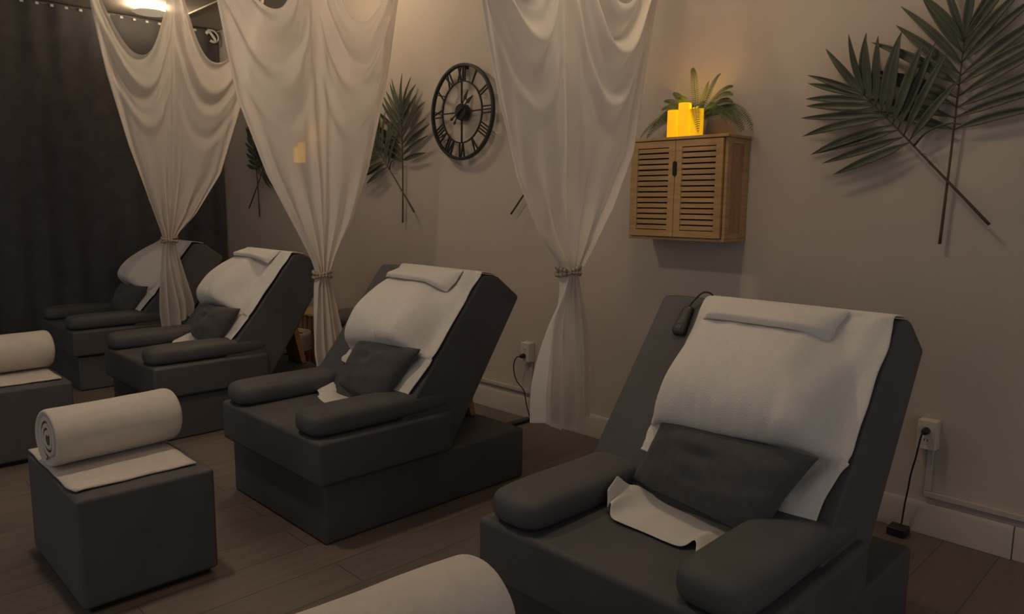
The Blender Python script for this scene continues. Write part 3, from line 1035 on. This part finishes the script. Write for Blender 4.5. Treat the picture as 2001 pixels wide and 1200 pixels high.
def candle(x, y, r, h, label, group):
    z = 1.6405
    t = thing('candle', label, 'candle', (x, y, z), group)
    bm = bmesh.new()
    lathe(bm, [(r * 0.96, 0), (r, 0.004), (r, h - 0.004), (r * 0.95, h), (r * 0.84, h - 0.002), (r * 0.76, h - 0.010), (r * 0.70, h - 0.031)], x, y, z, 28)
    obj('wax', bm, M['candle'], t, smooth=False, bevel=0.001, seg=1)
    bm = bmesh.new()
    lathe(bm, [(0.0015, -0.001), (0.0055, 0.006), (0.005, 0.014), (0.001, 0.024)], x, y, z + h - 0.023, 12)
    obj('flame_bulb', bm, M['flame'], t, smooth=True)
    return t
g1 = 'glowing candles on the cabinet with the fern'
candle(-2.012, -0.160, 0.029, 0.128, 'glowing yellow pillar candle, left of the three on the cabinet', g1)
candle(-1.948, -0.165, 0.030, 0.156, 'tallest glowing yellow pillar candle, middle of the three on the cabinet', g1)
candle(-1.884, -0.160, 0.029, 0.125, 'glowing yellow pillar candle half hidden by a fern leaf on the cabinet', g1)
g2 = 'glowing candles behind the middle sheer curtain'
candle(-5.655, -0.125, 0.030, 0.128, 'shorter glowing candle seen through the middle sheer curtain', g2)
candle(-5.585, -0.125, 0.030, 0.165, 'taller glowing candle seen through the middle sheer curtain', g2)

def fern(cx, cy, z, seed, label, n=20):
    t = thing('potted_fern', label, 'fern', (cx, cy, z), 'ferns on the wall cabinets')
    bm = bmesh.new()
    lathe(bm, [(0.036, 0), (0.042, 0.004), (0.052, 0.07), (0.055, 0.085), (0.055, 0.098), (0.048, 0.098), (0.045, 0.08)], cx, cy, z, 30)
    obj('pot', bm, M['pot'], t, smooth=True)
    rnd = random.Random(seed)
    top = Vector((cx, cy, z + 0.09))
    # tips: (dx, dy, dz, peak)
    tips = [(-0.02, -0.02, 0.235, 0.1), (0.135, -0.03, 0.19, 0.09), (0.19, -0.01, 0.13, 0.09), (0.215, -0.05, 0.085, 0.1), (0.20, -0.02, 0.055, 0.09), (0.31, -0.03, -0.08, 0.16),
            (0.27, -0.06, -0.085, 0.14), (0.25, 0.0, -0.07, 0.13), (-0.30, -0.04, -0.085, 0.12), (-0.24, -0.06, -0.085, 0.10), (-0.172, -0.02, 0.098, 0.06), (-0.165, -0.05, 0.05, 0.08), (-0.19, -0.03, 0.01, 0.10),
            (-0.115, -0.03, 0.13, 0.05), (-0.07, -0.06, 0.10, 0.07), (-0.27, -0.02, -0.075, 0.15), (0.112, -0.160, -0.085, 0.17), (0.09, -0.05, 0.16, 0.06), (0.05, -0.03, 0.06, 0.07), (-0.05, -0.04, 0.06, 0.07),
            (0.16, -0.08, 0.0, 0.11), (0.295, 0.0, -0.055, 0.15), (0.22, -0.1, -0.05, 0.12), (-0.19, -0.09, -0.04, 0.09)]
    for dx, dy, dz, pk in tips:
        bm = bmesh.new()
        p0 = top + Vector((dx * 0.08, dy * 0.1, -0.01))
        p2 = top + Vector((dx, dy, dz))
        p1 = (p0 + p2) / 2 + Vector((dx * 0.12, 0, pk))
        if dy < -0.13:
            p1.y = p2.y     # spills over the front of a candle
        m = 34
        sp = []
        for i in range(m + 1):
            f = i / m
            p = p0 * (1 - f) ** 2 + p1 * 2 * f * (1 - f) + p2 * f * f
            p.y = min(p.y, -0.012)
            p.z = max(p.z, z + 0.006 if p.y > -0.215 and -0.272 < p.x - cx < 0.28 else z - 0.02)
            sp.append(p)
        tube(bm, sp, [0.0018 - 0.001 * i / m for i in range(m + 1)], 5)
        for i in range(2, m):
            f = i / m
            tg = (sp[i + 1] - sp[i - 1]).normalized()
            sd = tg.cross(Vector((0, -0.75, 0.65))).normalized()
            L = (0.033 if dz < 0 else 0.026) * (math.sin(PI * min(1, 0.12 + f * 0.86)) ** 0.7)
            for s in (-1, 1):
                e = (sd * s + tg * 0.35).normalized()
                a = sp[i]; w = tg * 0.0023
                b = a + e * L + Vector((0, 0, -0.003))
                mdl = a + e * L * 0.5 + Vector((0, 0, 0.002))
                vs = [bm.verts.new(a - w * 0.6), bm.verts.new(mdl - w), bm.verts.new(b), bm.verts.new(mdl + w), bm.verts.new(a + w * 0.6)]
                for v in vs:
                    v.co.y = min(v.co.y, -0.005)
                bm.faces.new(vs)
        obj('frond', bm, M['fern'], t)
    return t
fern(-1.945, -0.068, 1.6405, 1, 'green fern in a low pot behind the glowing candles on the cabinet')

# ------------------------------------------------------------------ outlets, raceways and cords
def outlet(x, zc, label):
    t = thing('power_outlet', label, 'electrical outlet', (x, 0, zc), 'surface outlets on the wall')
    obj('box', B(x - 0.036, x + 0.036, -0.046, 0.0, zc - 0.06, zc + 0.06), M['plastic_white'], t, bevel=0.005, seg=2)
    obj('face_plate', B(x - 0.035, x + 0.035, -0.052, -0.0455, zc - 0.058, zc + 0.058), M['plastic_white'], t, bevel=0.002, seg=1)
    for dz in (0.02, -0.02):
        bm = bmesh.new(); lathe(bm, [(0.017, -0.0535), (0.0175, -0.0515)], x, 0, zc + dz, 20, 'y')
        s = obj('socket', bm, M['plastic_white'], t)
        bm = bmesh.new()
        for dx in (-0.006, 0.006):
            box(bm, x + dx - 0.001, x + dx + 0.001, -0.0545, -0.0530, zc + dz - 0.004, zc + dz + 0.006)
        obj('slot', bm, M['dark'], s)
    return t
outlet(-3.085, 0.424, 'white surface outlet on the wall below the clock, beside the nearest sheer curtain')
outlet(-0.848, 0.424, 'white surface outlet on the wall behind the nearest recliner')

def raceway(xv, x0, x1, label):
    t = thing('wire_raceway', label, 'cable raceway', (xv, 0, 0.14), 'white raceways above the baseboard')
    obj('upright_channel', B(xv - 0.011, xv + 0.011, -0.016, -0.001, 0.185, 0.3635), M['trim'], t, bevel=0.003, seg=2)
    obj('level_channel', B(x0, x1, -0.020, -0.001, 0.160, 0.184), M['trim'], t, bevel=0.003, seg=2)
    return t
raceway(-3.068, XF, -3.056, 'white raceway running left along the wall from the outlet below the clock')
raceway(-0.838, -0.85, 1.9, 'white raceway running right along the wall from the outlet behind the nearest recliner')

def cord(pts, plug, plugdir, label, r=0.0035):
    t = thing('power_cable', label, 'power cord', pts[-1], 'black power cords plugged in the wall')
    bm = bmesh.new(); tube(bm, crom(pts, 40), r, 8)
    obj('cable', bm, M['plastic_black'], t, smooth=True)
    bm = bmesh.new(); lathe(bm, [(0.008, -0.034), (0.013, -0.026), (0.015, -0.002), (0.014, 0.0)], plug[0], plug[1], plug[2], 18, 'y')
    obj('plug', bm, M['plastic_black'], t, smooth=True)
    return t
cord([(-3.085, -0.088, 0.404), (-3.115, -0.094, 0.39), (-3.135, -0.095, 0.33), (-3.12, -0.085, 0.25), (-3.075, -0.065, 0.19), (-3.07, -0.05, 0.12), (-3.055, -0.045, 0.06), (-3.03, -0.045, 0.012)],
     (-3.085, -0.054, 0.404), None, 'black power cord hanging from the outlet below the clock')
cord([(-0.848, -0.088, 0.444), (-0.856, -0.092, 0.425), (-0.868, -0.09, 0.34), (-0.885, -0.075, 0.26), (-0.895, -0.06, 0.19), (-0.905, -0.05, 0.12), (-0.91, -0.048, 0.05), (-0.91, -0.06, 0.02)],
     (-0.848, -0.054, 0.444), None, 'black power cord hanging behind the nearest recliner')
ad = obj('cable_strip', B(-3.075, -3.025, -0.40, -0.03, 0.0, 0.018), M['plastic_black'], origin=(-3.05, -0.2, 0), bevel=0.005, seg=2)
tag(ad, 'black cable strip on the floor behind the recliner under the clock', 'cable strip')
ad = obj('power_adapter', B(-0.945, -0.875, -0.125, -0.055, 0.0, 0.035), M['plastic_black'], origin=(-0.91, -0.09, 0), bevel=0.005, seg=2)
tag(ad, 'black power adapter on the floor behind the nearest recliner', 'power adapter')

# remote control hanging on the nearest recliner's back
cx = CH['D']
t = thing('remote_control', 'dark wired remote control lying on the nearest recliner back', 'remote control', bp(cx - 0.268, 0.09, 0.0))
bm = bmesh.new()
Pm = []
for i in range(13):
    f = i / 12
    b = 0.035 + 0.11 * f
    w = 0.017 + 0.007 * smooth01(f) - (0.006 if i in (0, 12) else 0)
    th = 0.022 if 0 < i < 12 else 0.015
    Pm.append([bp(cx - 0.268 - w, b, 0.002), bp(cx - 0.268 - w, b, th * 0.8), bp(cx - 0.268 - w * 0.6, b, th), bp(cx - 0.268 + w * 0.6, b, th), bp(cx - 0.268 + w, b, th * 0.8), bp(cx - 0.268 + w, b, 0.002)])
V = grid(bm, Pm, cyc_v=True); bm.faces.new(V[0]); bm.faces.new(V[-1][::-1])
obj('handset', bm, M['plastic_grey'], t, smooth=True)
bm = bmesh.new()
for b0_, b1_, hw in ((0.10, 0.112, 0.011), (0.118, 0.13, 0.011)):
    q = [bp(cx - 0.268 - hw, b0_, 0.0235), bp(cx - 0.268 + hw, b0_, 0.0235), bp(cx - 0.268 + hw, b1_, 0.0235), bp(cx - 0.268 - hw, b1_, 0.0235)]
    g = [p - NO * 0.003 for p in q]
    a_ = [bm.verts.new(p) for p in q]; b_ = [bm.verts.new(p) for p in g]
    bm.faces.new(a_); bm.faces.new(b_[::-1])
    for i in range(4):
        bm.faces.new((a_[i], a_[(i + 1) % 4], b_[(i + 1) % 4], b_[i]))
obj('button_pair', bm, M['plastic_black'], t)
bm = bmesh.new()
tube(bm, crom([bp(cx - 0.268, 0.036, 0.012), bp(cx - 0.255, 0.015, 0.02), bp(cx - 0.23, -0.015, 0.028), bp(cx - 0.205, -0.02, 0.02), bp(cx - 0.19, -0.005, 0.006), bp(cx - 0.18, 0.03, 0.004)], 24), 0.0028, 8)
obj('cord', bm, M['plastic_black'], t, smooth=True)

# ------------------------------------------------------------------ things behind the recliners
# slatted side table
tx, ty = -5.16, -0.25
t = thing('side_table', 'small slatted wooden table against the wall behind the middle recliners', 'side table', (tx, ty, 0))
obj('table_top', B(tx - 0.2, tx + 0.2, ty - 0.16, ty + 0.16, 0.462, 0.482), M['wood'], t, bevel=0.003)
for sx in (-1, 1):
    for sy in (-1, 1):
        obj('leg', B(tx + sx * 0.17 - 0.018, tx + sx * 0.17 + 0.018, ty + sy * 0.13 - 0.018, ty + sy * 0.13 + 0.018, 0.0, 0.4615), M['pine'], t, bevel=0.002, seg=1)
bm = bmesh.new()
for k in range(4):
    x = tx - 0.105 + k * 0.07
    box(bm, x - 0.018, x + 0.018, ty - 0.14, ty - 0.125, 0.10, 0.455)
box(bm, tx - 0.15, tx + 0.15, ty - 0.125, ty - 0.115, 0.40, 0.44)
box(bm, tx - 0.15, tx + 0.15, ty - 0.125, ty - 0.115, 0.12, 0.16)
obj('slatted_front', bm, M['pine'], t)
# lined waste bin
wx, wy = -5.02, -0.57
t = thing('waste_bin', 'brown waste bin with a crumpled clear liner behind a recliner', 'waste bin', (wx, wy, 0))
bm = bmesh.new(); lathe(bm, [(0.10, 0.0), (0.115, 0.01), (0.135, 0.33), (0.140, 0.335), (0.132, 0.33), (0.118, 0.06)], wx, wy, 0, 32)
obj('bin_body', bm, M['terracotta'], t, smooth=True)
bm = bmesh.new()
P = []
for j in range(10):
    f = j / 9
    row = []
    for k in range(48):
        a = 2 * PI * k / 48
        r = 0.126 + 0.022 * math.sin(PI * f) + 0.012 * nz(math.cos(a) * 3, math.sin(a) * 3, f * 4) * (0.3 + f)
        z = 0.335 + 0.032 * math.sin(min(1, f / 0.3) * PI / 2) - max(0, f - 0.3) * 0.20 + 0.02 * nz(math.cos(a) * 2, math.sin(a) * 2, 9) * f
        if f > 0.25: r = max(r, 0.147)
        row.append((wx + r * math.cos(a), wy + r * math.sin(a), z))
    P.append(row)
grid(bm, P, cyc_v=True)
obj('bin_liner', bm, M['liner'], t, smooth=True)
# black stool
sx_, sy_ = -4.66, -0.24
t = thing('stool', 'black padded stool against the wall behind the recliner under the clock', 'stool', (sx_, sy_, 0))
bm = bmesh.new(); lathe(bm, [(0.10, 0.0), (0.17, 0.004), (0.185, 0.03), (0.18, 0.075), (0.14, 0.1), (0.04, 0.108)], sx_, sy_, 0.43, 36)
obj('seat', bm, M['leather'], t, smooth=True)
for k in range(4):
    a = PI / 4 + k * PI / 2
    bm = bmesh.new()
    tube(bm, [(sx_ + 0.12 * math.cos(a), sy_ + 0.12 * math.sin(a), 0.435), (sx_ + 0.15 * math.cos(a), sy_ + 0.15 * math.sin(a), 0.0)], 0.011, 8)
    obj('leg', bm, M['plastic_black'], t, smooth=True)

# ------------------------------------------------------------------ light and view
w = bpy.data.worlds.new('world')
bpy.context.scene.world = w
w.use_nodes = True
bg = w.node_tree.nodes['Background']
bg.inputs['Color'].default_value = (0.80, 0.745, 0.73, 1)
bg.inputs['Strength'].default_value = 0.36

sc = bpy.context.scene
sc.view_settings.view_transform = 'Standard'
sc.view_settings.look = 'None'
sc.view_settings.exposure = 0.0
sc.view_settings.gamma = 1.0
sc.view_settings.use_curve_mapping = False
